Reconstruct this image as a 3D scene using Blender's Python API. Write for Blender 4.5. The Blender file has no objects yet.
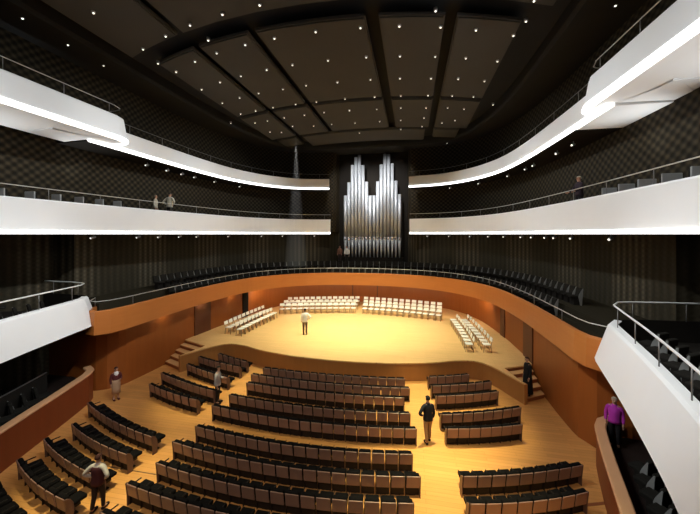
import bpy, bmesh, math, random
from mathutils import Vector, Matrix
from mathutils.geometry import tessellate_polygon
random.seed(7)
PI = math.pi
scene = bpy.context.scene
COL = scene.collection
EYE, F, HZ, YAW, CX0 = 8.0, 320.0, 234.0, math.radians(11), 4.0
# hall coordinates: x across (0 = hall axis), y towards the organ, z up, stalls floor z = 0

# ------------------------------------------------------------------ materials
def new_mat(name):
    m = bpy.data.materials.new(name); m.use_nodes = True
    return m, m.node_tree, m.node_tree.nodes['Principled BSDF']
def N(t, typ, **kw):
    n = t.nodes.new(typ)
    for k, v in kw.items(): setattr(n, k, v)
    return n
def plain(name, col, rough=.6, metal=0.0, noise=.0, scale=8.0, spec=.5, bump=0.0):
    m, t, b = new_mat(name)
    b.inputs['Base Color'].default_value = (*col, 1); b.inputs['Roughness'].default_value = rough
    b.inputs['Metallic'].default_value = metal; b.inputs['Specular IOR Level'].default_value = spec
    if noise or bump:
        tc = N(t, 'ShaderNodeTexCoord'); nz = N(t, 'ShaderNodeTexNoise')
        nz.inputs['Scale'].default_value = scale; nz.inputs['Detail'].default_value = 3
        t.links.new(tc.outputs['Object'], nz.inputs['Vector'])
        if noise:
            r = N(t, 'ShaderNodeMixRGB'); r.inputs[1].default_value = (*[c*(1-noise) for c in col], 1)
            r.inputs[2].default_value = (*[min(1, c*(1+noise)) for c in col], 1)
            t.links.new(nz.outputs['Fac'], r.inputs[0]); t.links.new(r.outputs[0], b.inputs['Base Color'])
        if bump:
            bp = N(t, 'ShaderNodeBump'); bp.inputs['Strength'].default_value = bump; bp.inputs['Distance'].default_value = .02
            t.links.new(nz.outputs['Fac'], bp.inputs['Height']); t.links.new(bp.outputs[0], b.inputs['Normal'])
    return m
def emit(name, col, s):
    m, t, b = new_mat(name)
    b.inputs['Base Color'].default_value = (*col, 1)
    b.inputs['Emission Color'].default_value = (*col, 1); b.inputs['Emission Strength'].default_value = s
    return m
def wood(name, c1, c2, rough=.4, planks=None, grain=(1, 1, 14), spec=.4):
    """grain: noise stretch per axis; planks: (length, width, darker factor)"""
    m, t, b = new_mat(name)
    tc = N(t, 'ShaderNodeTexCoord'); mp = N(t, 'ShaderNodeMapping'); mp.inputs['Scale'].default_value = grain
    nz = N(t, 'ShaderNodeTexNoise'); nz.inputs['Scale'].default_value = 1.6; nz.inputs['Detail'].default_value = 4
    t.links.new(tc.outputs['Object'], mp.inputs['Vector']); t.links.new(mp.outputs[0], nz.inputs['Vector'])
    mx = N(t, 'ShaderNodeMixRGB'); mx.inputs[1].default_value = (*c1, 1); mx.inputs[2].default_value = (*c2, 1)
    t.links.new(nz.outputs['Fac'], mx.inputs[0]); out = mx.outputs[0]
    if planks:
        bk = N(t, 'ShaderNodeTexBrick'); L, W, dk = planks
        bk.inputs['Scale'].default_value = 1.0; bk.inputs['Brick Width'].default_value = L; bk.inputs['Row Height'].default_value = W
        bk.inputs['Mortar Size'].default_value = .004
        bk.inputs['Color1'].default_value = (1, 1, 1, 1); bk.inputs['Color2'].default_value = (dk, dk, dk*.97, 1); bk.inputs['Mortar'].default_value = (.6, .5, .4, 1)
        t.links.new(tc.outputs['Object'], bk.inputs['Vector'])
        ml = N(t, 'ShaderNodeMixRGB', blend_type='MULTIPLY'); ml.inputs[0].default_value = 1
        t.links.new(out, ml.inputs[1]); t.links.new(bk.outputs['Color'], ml.inputs[2]); out = ml.outputs[0]
    t.links.new(out, b.inputs['Base Color']); b.inputs['Roughness'].default_value = rough
    b.inputs['Specular IOR Level'].default_value = spec
    return m
def patterned(name, lo, hi, pu, pv, lit_band=None, ribs=False):
    """relief of lozenges (or vertical ribs) from the wall's own uv in metres"""
    m, t, b = new_mat(name)
    uv = N(t, 'ShaderNodeUVMap'); sp = N(t, 'ShaderNodeSeparateXYZ'); t.links.new(uv.outputs[0], sp.inputs[0])
    def M(op, a, c=None):
        n = N(t, 'ShaderNodeMath', operation=op)
        for i, v in enumerate((a, c)):
            if v is None: continue
            if isinstance(v, (int, float)): n.inputs[i].default_value = v
            else: t.links.new(v, n.inputs[i])
        return n.outputs[0]
    su = M('SINE', M('MULTIPLY', sp.outputs[0], 2*PI/pu)); sv = M('SINE', M('MULTIPLY', sp.outputs[1], 2*PI/pv))
    h = M('MULTIPLY', su, sv)
    if ribs: h = M('ADD', M('MULTIPLY', su, .75), M('MULTIPLY', h, .3))
    h = M('ADD', M('MULTIPLY', h, .5), .5)
    f = M('POWER', h, 1.6)
    if lit_band:  # lighter vertical strips: the spotlights' wall light put into the colour
        bd = M('ADD', M('MULTIPLY', M('SINE', M('MULTIPLY', sp.outputs[0], 2*PI/lit_band)), 1.4), .35)
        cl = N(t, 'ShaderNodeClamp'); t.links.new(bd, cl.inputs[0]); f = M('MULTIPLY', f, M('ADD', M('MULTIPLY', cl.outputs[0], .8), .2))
    mx = N(t, 'ShaderNodeMixRGB'); mx.inputs[1].default_value = (*lo, 1); mx.inputs[2].default_value = (*hi, 1)
    t.links.new(f, mx.inputs[0]); t.links.new(mx.outputs[0], b.inputs['Base Color'])
    bp = N(t, 'ShaderNodeBump'); bp.inputs['Strength'].default_value = .5; bp.inputs['Distance'].default_value = .05
    t.links.new(h, bp.inputs['Height']); t.links.new(bp.outputs[0], b.inputs['Normal'])
    b.inputs['Roughness'].default_value = .75; b.inputs['Specular IOR Level'].default_value = .15
    return m

M_floor = wood('oak_floor', (.61, .262, .070), (.71, .335, .10), .38, (2.2, .16, .86), (.6, 6, 1))
M_stage = wood('pale_stage_boards', (.68, .385, .15), (.78, .475, .20), .36, (2.4, .14, .92), (.6, 6, 1))
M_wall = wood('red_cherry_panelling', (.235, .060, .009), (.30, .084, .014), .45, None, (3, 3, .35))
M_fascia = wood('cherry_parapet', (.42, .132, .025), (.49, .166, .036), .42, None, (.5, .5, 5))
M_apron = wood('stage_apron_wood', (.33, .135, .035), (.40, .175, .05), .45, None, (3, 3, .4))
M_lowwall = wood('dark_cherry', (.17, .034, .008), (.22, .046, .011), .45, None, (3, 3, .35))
M_cap = wood('wood_capping', (.58, .30, .15), (.64, .34, .17), .4, None, (1, 1, 6))
M_white = plain('white_plaster', (.83, .83, .82), .55, noise=.02, scale=1.5)
M_cove = emit('cove_light', (1, 1, .99), 3.2)
M_cove4 = emit('hidden_cove_tube', (1, 1, .99), 9)
M_cove3 = emit('strong_cove_light', (1, 1, .99), 4.0)
M_loz = patterned('lozenge_relief', (.008, .006, .003), (.056, .043, .024), .42, .36)
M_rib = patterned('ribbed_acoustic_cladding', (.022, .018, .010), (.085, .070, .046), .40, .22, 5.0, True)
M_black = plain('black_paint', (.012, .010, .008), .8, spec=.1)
M_ceil = plain('dark_ceiling', (.023, .023, .023), .85, spec=.1, noise=.1, scale=.8)
M_panel = plain('dark_ceiling_panel', (.064, .061, .053), .8, spec=.15, noise=.08, scale=.6)
M_rail = plain('satin_steel', (.62, .61, .58), .35, .6)
M_railw = plain('pale_rail', (.80, .80, .78), .4, .1)
M_post = plain('dark_steel', (.22, .21, .20), .4, .6)
M_shell = wood('seat_back_walnut', (.215, .115, .085), (.27, .15, .112), .4, None, (4, 4, 1), .4)
M_end = wood('seat_end_walnut', (.115, .06, .045), (.14, .075, .055), .4, None, (4, 4, 1), .4)
M_uph = plain('black_upholstery', (.0065, .0055, .0055), .9, spec=.04, noise=.2, scale=20)
M_carpet = plain('dark_olive_carpet', (.030, .025, .016), .95, spec=.02, noise=.15, scale=30)
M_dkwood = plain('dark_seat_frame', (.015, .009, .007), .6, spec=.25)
M_side = plain('grey_seat_side', (.17, .17, .16), .5)
M_bseat = plain('dark_balcony_upholstery', (.015, .0135, .011), .85, spec=.06)
M_gback = plain('grey_seat_back', (.30, .30, .29), .6)
M_chair = plain('white_chair_plastic', (.86, .82, .74), .4)
M_cleg = plain('chair_leg_metal', (.20, .13, .08), .4, .5)
M_pipe = plain('organ_pipe_metal', (.47, .49, .52), .45, .45, noise=.06, scale=2)
M_mouth = plain('pipe_mouth_metal', (.82, .83, .86), .25, .8)
M_lamp = emit('downlight_glow', (1, .96, .88), 1.8)
M_lamp2 = emit('spotlight_glow', (1, .97, .9), 1.2)
M_lampr = plain('lamp_metal', (.30, .29, .27), .4, .6)
M_door = wood('dark_door', (.085, .025, .010), (.11, .034, .014), .45, None, (3, 3, .4))
M_step = wood('stair_riser_wood', (.22, .06, .018), (.27, .08, .024), .5, None, (.5, 3, 3))
M_tread = wood('stair_tread_wood', (.58, .30, .12), (.66, .36, .15), .4, None, (.5, 5, 1))
M_joint = plain('floor_joint', (.10, .05, .02), .7)

# ------------------------------------------------------------------ helpers
def link_mesh(name, verts, faces, mat, parent=None, smooth=False, uvs=None):
    me = bpy.data.meshes.new(name); me.from_pydata([tuple(v) for v in verts], [], faces)
    bm = bmesh.new(); bm.from_mesh(me); bmesh.ops.recalc_face_normals(bm, faces=bm.faces)
    bm.to_mesh(me); bm.free()
    if uvs:
        lay = me.uv_layers.new(name='UVMap')
        for lp in me.loops: lay.data[lp.index].uv = uvs[lp.vertex_index]
    if mat: me.materials.append(mat)
    if smooth:
        for p in me.polygons: p.use_smooth = True
    o = bpy.data.objects.new(name, me); COL.objects.link(o)
    if parent: o.parent = parent
    return o
def link_bm(name, bm, mat, parent=None, smooth=False):
    me = bpy.data.meshes.new(name); bmesh.ops.recalc_face_normals(bm, faces=bm.faces); bm.to_mesh(me); bm.free()
    me.materials.append(mat)
    if smooth:
        for p in me.polygons: p.use_smooth = True
    o = bpy.data.objects.new(name, me); COL.objects.link(o)
    if parent: o.parent = parent
    return o
def tag(o, label=None, cat=None, group=None, kind=None):
    if label: o['label'] = label
    if cat: o['category'] = cat
    if group: o['group'] = group
    if kind: o['kind'] = kind
    return o
def empty(name, loc=(0, 0, 0), rz=0, label=None, cat=None, group=None):
    o = bpy.data.objects.new(name, None); COL.objects.link(o); o.empty_display_size = .2
    o.location = loc; o.rotation_euler = (0, 0, rz)
    return tag(o, label, cat, group)
KIDS = {}
def copy_tree(o, loc, rz, label, group=None, parent=None):
    c = o.copy(); COL.objects.link(c); c.location = loc; c.rotation_euler = (0, 0, rz); c['label'] = label
    if group: c['group'] = group
    for ch in KIDS[o.name]:
        d = ch.copy(); COL.objects.link(d); d.parent = c
        for g in KIDS.get(ch.name, ()):
            e = g.copy(); COL.objects.link(e); e.parent = d
    return c
def bm_box(bm, x0, x1, y0, y1, z0, z1, M=None, bev=0, seg=2):
    r = bmesh.ops.create_cube(bm, size=1); vs = r['verts']
    for v in vs: v.co = Vector(((x0+x1)/2 + v.co.x*(x1-x0), (y0+y1)/2 + v.co.y*(y1-y0), (z0+z1)/2 + v.co.z*(z1-z0)))
    if bev:
        ed = list({e for v in vs for e in v.link_edges})
        r = bmesh.ops.bevel(bm, geom=ed, offset=bev, segments=seg, affect='EDGES', profile=.5)
        vs = list({v for f in r['faces'] for v in f.verts} | {v for v in vs if v.is_valid})
    if M: 
        for v in vs: v.co = M @ v.co
    return vs
def box(name, x0, x1, y0, y1, z0, z1, mat, parent=None, bev=0, M=None):
    bm = bmesh.new(); bm_box(bm, x0, x1, y0, y1, z0, z1, M, bev); return link_bm(name, bm, mat, parent)
def bm_cyl(bm, p, q, r1, r2=None, seg=8):
    p, q = Vector(p), Vector(q); r2 = r1 if r2 is None else r2; d = q - p
    M = Matrix.Translation((p+q)/2) @ d.to_track_quat('Z', 'Y').to_matrix().to_4x4()
    return bmesh.ops.create_cone(bm, cap_ends=True, segments=seg, radius1=r1, radius2=r2, depth=d.length, matrix=M)['verts']
def cyl(name, p, q, r1, mat, parent=None, r2=None, seg=8):
    bm = bmesh.new(); bm_cyl(bm, p, q, r1, r2, seg); return link_bm(name, bm, mat, parent, True)
def crom(pts, step=.5):
    pts = [Vector(p) for p in pts]; P = [2*pts[0]-pts[1]] + pts + [2*pts[-1]-pts[-2]]; out = []
    for i in range(1, len(P)-2):
        a, b, c, d = P[i-1:i+3]; n = max(1, int((c-b).length/step))
        for k in range(n):
            t = k/n
            out.append(.5*((2*b) + (c-a)*t + (2*a-5*b+4*c-d)*t*t + (3*b-a-3*c+d)*t**3))
    out.append(pts[-1]); return out
def normals(pts):
    out = []
    for i in range(len(pts)):
        t = (pts[min(i+1, len(pts)-1)] - pts[max(i-1, 0)]).normalized(); out.append(Vector((t.y, -t.x)))
    return out
def arclen(pts):
    s = [0]
    for a, b in zip(pts, pts[1:]): s.append(s[-1] + (b-a).length)
    return s
def at(pts, s):
    S = arclen(pts)
    for i in range(len(pts)-1):
        if S[i+1] >= s or i == len(pts)-2:
            t = (s-S[i])/max(1e-6, S[i+1]-S[i]); p = pts[i].lerp(pts[i+1], t); d = (pts[i+1]-pts[i]).normalized()
            return p, d
def sweep(name, pts, prof, mat, parent=None, closed=True, uv=False, smooth=False, side=1):
    """prof: (offset to the hall's inside, z). side=-1 when the inside lies left of the path."""
    nn = normals(pts); k = len(prof); V = []; Fc = []; U = []; S = arclen(pts)
    for p, n, s in zip(pts, nn, S):
        for off, z in prof:
            q = p + n*off*side; V.append((q.x, q.y, z)); U.append((s, z))
    m = k if closed else k-1
    for i in range(len(pts)-1):
        for j in range(m):
            j2 = (j+1) % k; Fc.append((i*k+j, (i+1)*k+j, (i+1)*k+j2, i*k+j2))
    if closed: Fc += [tuple(range(k)), tuple((len(pts)-1)*k + j for j in range(k))]
    return link_mesh(name, V, Fc, mat, parent, smooth, U if uv else None)
def mirror(pts): return [(-x, y) for x, y in pts]
def shift(pts, dx): return [(x+dx, y) for x, y in pts]
def prism(name, poly, z0, z1, mat, parent=None, tess=True):
    n = len(poly); V = [(p[0], p[1], z0) for p in poly] + [(p[0], p[1], z1) for p in poly]
    Fc = [tuple(range(n)), tuple(range(n, 2*n))] + [(i, (i+1) % n, n+(i+1) % n, n+i) for i in range(n)]
    bm = bmesh.new(); vs = [bm.verts.new(v) for v in V]
    for f in Fc[2:]: bm.faces.new([vs[i] for i in f])
    if n < 24 and not tess:
        for f in Fc[:2]: bm.faces.new([vs[i] for i in f])
    else:
        for tri in tessellate_polygon([[Vector((p[0], p[1], 0)) for p in poly]]):
            for base in (0, n): bm.faces.new([vs[base+i] for i in tri])
    return link_bm(name, bm, mat, parent)
def un(px, py, z):
    d = (z-EYE)*F/(HZ-py); x = (px-350)/F*d
    return Vector((x*math.cos(YAW)-d*math.sin(YAW)+CX0, x*math.sin(YAW)+d*math.cos(YAW), z))
ORD = ('first second third fourth fifth sixth seventh eighth ninth tenth eleventh twelfth thirteenth fourteenth fifteenth sixteenth '
       'seventeenth eighteenth nineteenth twentieth').split()
def ordn(i):
    if i < 20: return ORD[i]
    tens = ['twenty', 'thirty', 'forty', 'fifty', 'sixty', 'seventy', 'eighty', 'ninety'][(i+1)//10-2]
    r = (i+1) % 10
    return (tens[:-1]+'ieth') if r == 0 else tens + '-' + ORD[r-1]

# ------------------------------------------------------------------ paths (right halves, from the back centre to the camera's end)
ch_half = [(0, 29.1), (2.5, 28.95), (5, 28.2), (7, 26.9), (8.6, 24.9), (9.5, 22.3), (9.9, 19), (9.98, 15.5), (9.98, 13.4), (10.08, 12.75), (10.45, 12.3), (11.0, 12.4), (11.5, 13.1)]
CHOIR = crom([(-x, y) for x, y in reversed(ch_half)][:-1] + ch_half, .45)
ww_half = [(0, 32.7), (4, 32.3), (7.3, 31), (9.2, 28), (10.1, 23.5), (10.5, 19), (10.7, 15.6), (10.9, 14.2), (11.6, 13.55), (13, 13.4), (14.6, 13.4)]
ww_l = [(-x - (.25 if y < 20 else 0), y) for x, y in reversed(ww_half)]
ww_r = ww_half[:5] + [(10.38, 19), (10.36, 15.6), (10.42, 14.1), (10.75, 13.45), (11.7, 13.1), (13, 13.05), (14.6, 13.05)]
WOODW = crom(ww_l[:-1] + ww_r, .45)
t2 = [(10.6, -7), (10.6, 2), (10.65, 8), (10.6, 13), (10.45, 17), (10.2, 20.5), (9.7, 23.6), (8.8, 26.2), (7.3, 28.4), (5.5, 29.5), (3.75, 29.95)]
t3f = [(10.35, 12.0), (10.35, 16), (10.25, 20), (9.85, 23.2), (8.9, 25.8), (7.4, 27.8), (5.7, 28.8), (3.7, 29.3)]
t3n = [(9.6, -7), (9.6, 2), (9.6, 11.3), (9.61, 12.3), (9.75, 12.75), (10.3, 13.0), (11.9, 13.05)]
t1 = [(5.85, -1), (7.45, 3), (8.65, 5.8), (9.65, 8.7), (10.4, 11.2), (10.75, 12.3), (11.15, 12.8), (12.1, 13.05), (14.5, 13.2)]
lw = [(5.4, -2), (6.9, 2), (8.1, 5.2), (9.3, 8.4), (10.15, 10.9), (10.75, 12.5), (11.05, 12.95), (11.6, 13.25)]

# ------------------------------------------------------------------ setting
tag(box('floor', -15, 15, -8, 19.5, -.3, 0, M_floor), kind='structure')
rear = tag(box('wall_rear', -15, 15, -8.4, -8, 0, 17.2, M_wall), kind='structure')
tag(box('ceiling', -15, 15, -8, 34.4, 16.95, 17.3, M_ceil), kind='structure')
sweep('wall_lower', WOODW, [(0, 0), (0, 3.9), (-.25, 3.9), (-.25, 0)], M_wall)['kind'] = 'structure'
bpy.data.objects['wall_lower'].name = 'wall_stage'
# cladding walls of the choir level and of the upper levels
CHS = [p for p in CHOIR if p.y > 13.5 and abs(p.x) < 10.02]
CHW = [p + n*(-3.5) for p, n in zip(CHS, normals(CHS))]
CHW = [Vector((-14.6, 13.6))] + CHW + [Vector((14.6, 13.6))]
for s, nm in ((-1, 'left'), (1, 'right')):
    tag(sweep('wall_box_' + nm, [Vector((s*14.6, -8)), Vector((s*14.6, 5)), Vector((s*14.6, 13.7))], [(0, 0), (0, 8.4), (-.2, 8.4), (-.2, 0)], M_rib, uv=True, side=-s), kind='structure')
    half = [(12.2, -8), (12.2, 4), (12.2, 14), (12.1, 20), (11.7, 24), (10.6, 27.6), (8.6, 30.2), (6.2, 31.3), (3.9, 31.7)]
    w = crom([(s*x, y) for x, y in half], .5) + [Vector((s*3.7, 32.2)), Vector((s*3.6, 33.2))]
    tag(sweep('wall_' + nm, w, [(0, 8.2), (0, 17), (-.2, 17), (-.2, 8.2)], M_loz, uv=True, side=-s), kind='structure')
# choir level: side parts of the ring and the flat back wall with the organ niche
L = [p for p in CHW if p.x < -4.2]; R = [p for p in CHW if p.x > 4.2]
for pts, nm in ((L, 'left'), (R, 'right')):
    pts = pts + [Vector((-3.6, 33.2))] if nm == 'left' else [Vector((3.6, 33.2))] + pts
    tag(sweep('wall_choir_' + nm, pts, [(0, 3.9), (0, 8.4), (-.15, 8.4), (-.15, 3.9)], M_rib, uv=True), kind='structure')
tag(box('wall_back', -4.2, 4.2, 33.2, 33.5, 3.9, 17, M_black), kind='structure')
me = bpy.data.objects['wall_back'].data; lay = me.uv_layers.new(name='UVMap')
for lp in me.loops: v = me.vertices[lp.vertex_index].co; lay.data[lp.index].uv = (v.x, v.z)
# bulkhead round the ceiling field
bk_half = [(9.95, -8), (9.95, 6), (9.95, 18), (9.6, 23), (8.9, 26.4), (7.6, 28.9), (5, 30.1), (0, 30.3)]
BK = crom([(-x, y) for x, y in bk_half][:-1] + list(reversed(bk_half)), .6)
tag(sweep('trim_ceiling', BK, [(0, 16.45), (0, 17), (-2.6, 17), (-2.6, 16.3), (-.12, 16.3)], M_ceil), kind='structure')

# ceiling panels ------------------------------------------------------------
def arc(y0, x): return y0 + .0225*x*x
def ceil_panel(x0, x1, ya, yb, label):
    n = 8; xs = [x0 + (x1-x0)*i/n for i in range(n+1)]
    lim = lambda x, y: y
    poly = [(x, arc(ya, x)) for x in xs] + [(x, arc(yb, x)) for x in reversed(xs)]
    o = prism('ceiling_panel', poly, 16.36, 16.54, M_panel, tess=False)
    bm = bmesh.new(); bm.from_mesh(o.data)
    ed = [e for e in bm.edges if all(v.co.z < 16.4 for v in e.verts) and len(e.link_faces) == 2 and any(abs(f.normal.z) < .5 for f in e.link_faces)]
    bmesh.ops.bevel(bm, geom=ed, offset=.06, segments=2, affect='EDGES'); bm.to_mesh(o.data); bm.free()
    tag(o, label, 'ceiling panel', 'curved ceiling panels')
cols = [(-8.3, -5.75), (-5.4, -2.75), (-2.4, 2.2), (2.72, 5.25), (5.7, 8.25)]
cn = ['leftmost', 'second from left', 'wide middle', 'second from right', 'rightmost']
for b, (ya, yb, bn) in enumerate([(12.15, 19.45, 'front full row'), (19.85, 25.2, 'middle row'), (25.6, 28.6, 'back row near the organ')]):
    for (x0, x1), c in zip(cols, cn):
        if b == 2:
            if c in ('second from left', 'wide middle'): continue
            if c == 'leftmost': x0, x1, c = -7.9, -5.9, 'leftmost'
            if c == 'second from right': x0, x1, c = -5.3, 5.0, 'wide middle'
            if c == 'rightmost': x1 = 7.7
        ceil_panel(x0, x1, ya, yb - (.9 if b == 2 and abs(x0+x1) > 4 else 0), f'dark curved ceiling panel, {c} in the {bn}')
ceil_panel(-9.1, -5.75, 5.0, 11.15, 'dark ceiling panel at upper left in front of the first cross joint')
ceil_panel(-5.4, 9.1, 5.0, 11.15, 'broad dark ceiling panel spanning the top of the view before the cross joint')

# downlights ------------------------------------------------------------------
DL = '''93.4,13 165.6,36.4 143,49.4 158,63.6 190,25.4 222.4,14.6 259.6,5.2 208.2,40.4 216.6,53.4 245.2,45 195,61.8 176,72 266.6,70 240.8,76.2 220,82.4 201.6,89.6 258.6,93.4 239.6,98
274.4,38.6 315.6,32 360.4,28 399.4,26.4 292.4,65.2 328,60.8 366.2,57.4 282.8,89.4 306,85.6 337.4,82.4 370.4,79.8 345,99 374.6,97.2 435.6,11 440.6,27.4 476,30.4 513.4,35.8 526,21.4 400,56.4
435.2,56.8 465.8,58.4 497.4,61.4 400,78.6 431,78.6 458.2,79.2 484.4,81.4 400.8,96 428,95.6 452.2,96 473.4,97 534,1 222.4,103.2 240.6,114 255.6,111 273,107.6 295.6,104.4 255,123 267.4,121 284.2,117.8
304.4,115.2 270,132 281.4,132.4 292.6,126.4 316.4,102 324,112.6 349.4,110.6 376.8,109.4 331.6,124.4 355,123 379.6,121.6 359.4,133 313.6,126 400.8,108 400.8,120.4 400.8,129.6 426,108 424,118 422,126.6
447.6,108 464,109.2 455,120.6 442,123 447,143.2 22.6,18.4 68,45 103.6,65.6 615.4,5.6 230.8,123.2 493,104.8'''.split()
dl = empty('downlight', (0, 0, 16.3), 0, 'x', 'downlight', 'ceiling downlights')
bm = bmesh.new(); bm_cyl(bm, (0, 0, 0), (0, 0, .12), .075, .075, 12); ring = link_bm('housing', bm, M_lampr, dl, True)
bm = bmesh.new(); bm_cyl(bm, (0, 0, -.03), (0, 0, .01), .031, .036, 12); lens = link_bm('lens', bm, M_lamp, dl, True)
KIDS[dl.name] = [ring, lens]
pts = []
for q in DL:
    px, py = map(float, q.split(',')); p = un(px, py, 16.3); pts.append(p)
pts.sort(key=lambda p: (round(p.y/1.6), p.x))
rows = {}
for p in pts: rows.setdefault(round(p.y/1.6), []).append(p)
first = True
for ri, (k, v) in enumerate(sorted(rows.items(), reverse=True)):
    for ci, p in enumerate(v):
        lab = f'small bright ceiling downlight, {ordn(ci)} from the left in the {ordn(ri)} row from the organ'
        if first: dl.location = p; dl['label'] = lab; first = False
        else: copy_tree(dl, p, 0, lab)

# ------------------------------------------------------------------ balconies
def railing(label, pts, z0, z1, off, side, spacing=1.5, r=.022, mat=None, group=None, lower=False, smin=0):
    o = empty('railing', (0, 0, 0), 0, label, 'railing', group)
    nn = normals(pts); path = [p + n*off*side for p, n in zip(pts, nn)]
    prof = [(r*math.cos(a), z1 + r*math.sin(a)) for a in [2*PI*k/8 for k in range(8)]]
    sweep('handrail', path, prof, mat or M_rail, o, smooth=True)
    S = arclen(path); n = int(S[-1]/spacing)
    for k in range(n+1):
        p, d = at(path, min(S[-1]-.01, .02 + k*spacing))
        cyl('post', (p.x, p.y, z0-.02), (p.x, p.y, z1), .014, M_post, o, seg=6)
    return o
def balcony(label, pts, prof, led, slab, mats=(M_white, M_cove), side=1, soff=M_white):
    o = empty('balcony', (0, 0, 0), 0, label, 'balcony')
    sweep('parapet', pts, prof, mats[0], o, side=side)
    if led: sweep('cove_light_strip', pts, led, mats[1], o, side=side)
    if isinstance(soff, tuple):
        a = [p for p in pts if p.y < 14.6]; sweep('floor_slab', a, slab, soff[0], o, side=side); sweep('floor_slab', pts[len(a)-1:], slab, soff[1], o, side=side)
    else: sweep('floor_slab', pts, slab, soff, o, side=side)
    return o
for s, nm in ((-1, 'left'), (1, 'right')):
    sd = -s
    P2 = crom([(s*x, y) for x, y in t2], .5)
    if s == -1: sd2 = 1
    sidev = 1 if s == -1 else -1
    wl = 12.15
    balcony(f'white middle balcony along the {nm} wall with a bright lower edge', P2,
            [(0, 8.13), (.0, 9.34), (-.05, 9.4), (-.24, 9.4), (-.26, 8.13)],
            [(.0, 8.0), (.05, 8.02), (.06, 8.06), (.05, 8.11), (.0, 8.145), (-.2, 8.145), (-.2, 8.0)],
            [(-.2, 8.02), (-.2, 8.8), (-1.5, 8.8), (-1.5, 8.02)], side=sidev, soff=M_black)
    railing(f'thin metal railing on top of the {nm} middle balcony', P2, 9.4, 9.86, -.13, sidev, 2.2, .018)
    P3 = crom([(s*x, y) for x, y in t3f], .5)
    balcony(f'white upper balcony along the {nm} side, curving towards the organ', P3,
            [(0, 12.35), (-.02, 13.14), (-.05, 13.2), (-.24, 13.2), (-.26, 12.345)],
            [(-.1, 12.2), (.04, 12.22), (.06, 12.26), (.05, 12.33), (.0, 12.36), (-.2, 12.36)],
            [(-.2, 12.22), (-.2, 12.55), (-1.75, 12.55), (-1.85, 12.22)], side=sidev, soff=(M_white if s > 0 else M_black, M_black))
    railing(f'thin metal railing on the {nm} upper balcony towards the organ', P3, 13.2, 13.65, -.13, sidev, 2.2, .014, M_post)
    P3n = crom(shift([(s*x, y) for x, y in t3n], .4), .3)
    o = balcony(f'deeper white upper balcony stepping out near the camera on the {nm}', P3n,
            [(.17, 12.44), (.02, 13.36), (-.03, 13.42), (-.24, 13.42), (-.3, 12.48)],
            [(.02, 12.28), (.19, 12.30), (.22, 12.34), (.21, 12.43), (.16, 12.445), (.0, 12.445)],
            [(.03, 12.34), (-.28, 12.44), (-.28, 12.62), (-2.6, 12.62), (-2.6, 12.26)], side=sidev, mats=(M_white, M_cove))
    railing(f'metal railing with a curved end on the {nm} upper balcony step', P3n[:-3], 13.42, 13.88, -.13, sidev, 1.9, .018)
    dx = -.25
    P1 = crom(shift([(s*x, y) for x, y in t1], dx), .35)
    P1w = [p for p in P1 if abs(p.x - dx) < 11.25]
    b1 = balcony(f'white box balcony at the {nm} with a leaning front', P1w,
            [(.36, 3.72), (.33, 3.82), (0, 4.93), (-.06, 5.0), (-.26, 5.0), (-.28, 3.72)], None,
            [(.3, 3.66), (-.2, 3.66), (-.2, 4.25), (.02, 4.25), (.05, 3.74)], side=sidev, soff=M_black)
    sweep('end_panel', P1[len(P1w)-1:], [(-.02, 3.7), (-.02, 4.98), (-.06, 4.98), (-.06, 3.7)], M_black, b1, side=sidev)
    sweep('lining', P1w, [(-.27, 4.2), (-.285, 4.2), (-.285, 4.97), (-.255, 4.97)], M_black, b1, side=sidev)
    railing(f'pale curved handrail on the {nm} box balcony', P1[:-1], 5.0, 5.62, -.16, sidev, 1.7, .028, M_railw)
    fl = [(p.x, p.y) for p in P1] + [(s*14.5, -1)]
    prism('balcony_floor', fl, 3.68, 4.24, M_black, b1)
    # wood low wall of the stalls box, its raised floor
    LW = crom(shift([(s*x, y) for x, y in lw], -.25 if s < 0 else -.5), .3)
    o = empty('box_wall', (0, 0, 0), 0, f'curved dark red wood wall of the {nm} stalls box with a pale capping', 'low wall')
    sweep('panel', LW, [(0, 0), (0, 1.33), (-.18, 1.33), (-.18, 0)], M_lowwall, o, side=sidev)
    sweep('capping', LW, [(.05, 1.33), (.05, 1.38), (.02, 1.41), (-.24, 1.41), (-.27, 1.38), (-.27, 1.33)], M_cap, o, side=sidev)
    ins = [p + n*sidev*(-.18) for p, n in zip(LW, normals(LW))]
    tag(prism('floor_box_' + nm, [(p.x, p.y) for p in ins] + [(s*13, 13.35), (s*14.55, 13.35), (s*14.55, -2)], 0, .7, M_dkwood), kind='structure')

# choir gallery (wood parapet ring) ---------------------------------------------
o = empty('choir_gallery', (0, 0, 0), 0, 'curved orange wood gallery front wrapping round the stage', 'gallery')
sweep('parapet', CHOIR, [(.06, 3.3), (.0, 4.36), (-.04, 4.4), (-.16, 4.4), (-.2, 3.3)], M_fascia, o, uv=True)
CP = [Vector((-9.98, 13.3))] + [p for p in CHOIR if p.y > 13.5 and abs(p.x) < 10.02] + [Vector((9.98, 13.3))]
sweep('soffit', CP, [(-.1, 3.32), (-.1, 3.5), (-3.6, 3.5), (-3.6, 3.32)], M_lowwall, o)
sweep('front_tier', CP, [(-.18, 3.5), (-.18, 3.95), (-1.4, 3.95), (-1.4, 3.5)], M_carpet, o)
sweep('rear_tier', CP, [(-1.4, 3.5), (-1.4, 4.5), (-3.5, 4.5), (-3.5, 3.5)], M_carpet, o)
RP = [p for p in CHOIR if abs(p.x) < 11.6]
railing('thin steel rail above the curved wood gallery front', RP, 4.4, 4.84, -.1, 1, 3.0, .018)
box('niche_floor', -3.6, 3.6, 31.45, 33.2, 3.9, 5.1, M_black, o)

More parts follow.
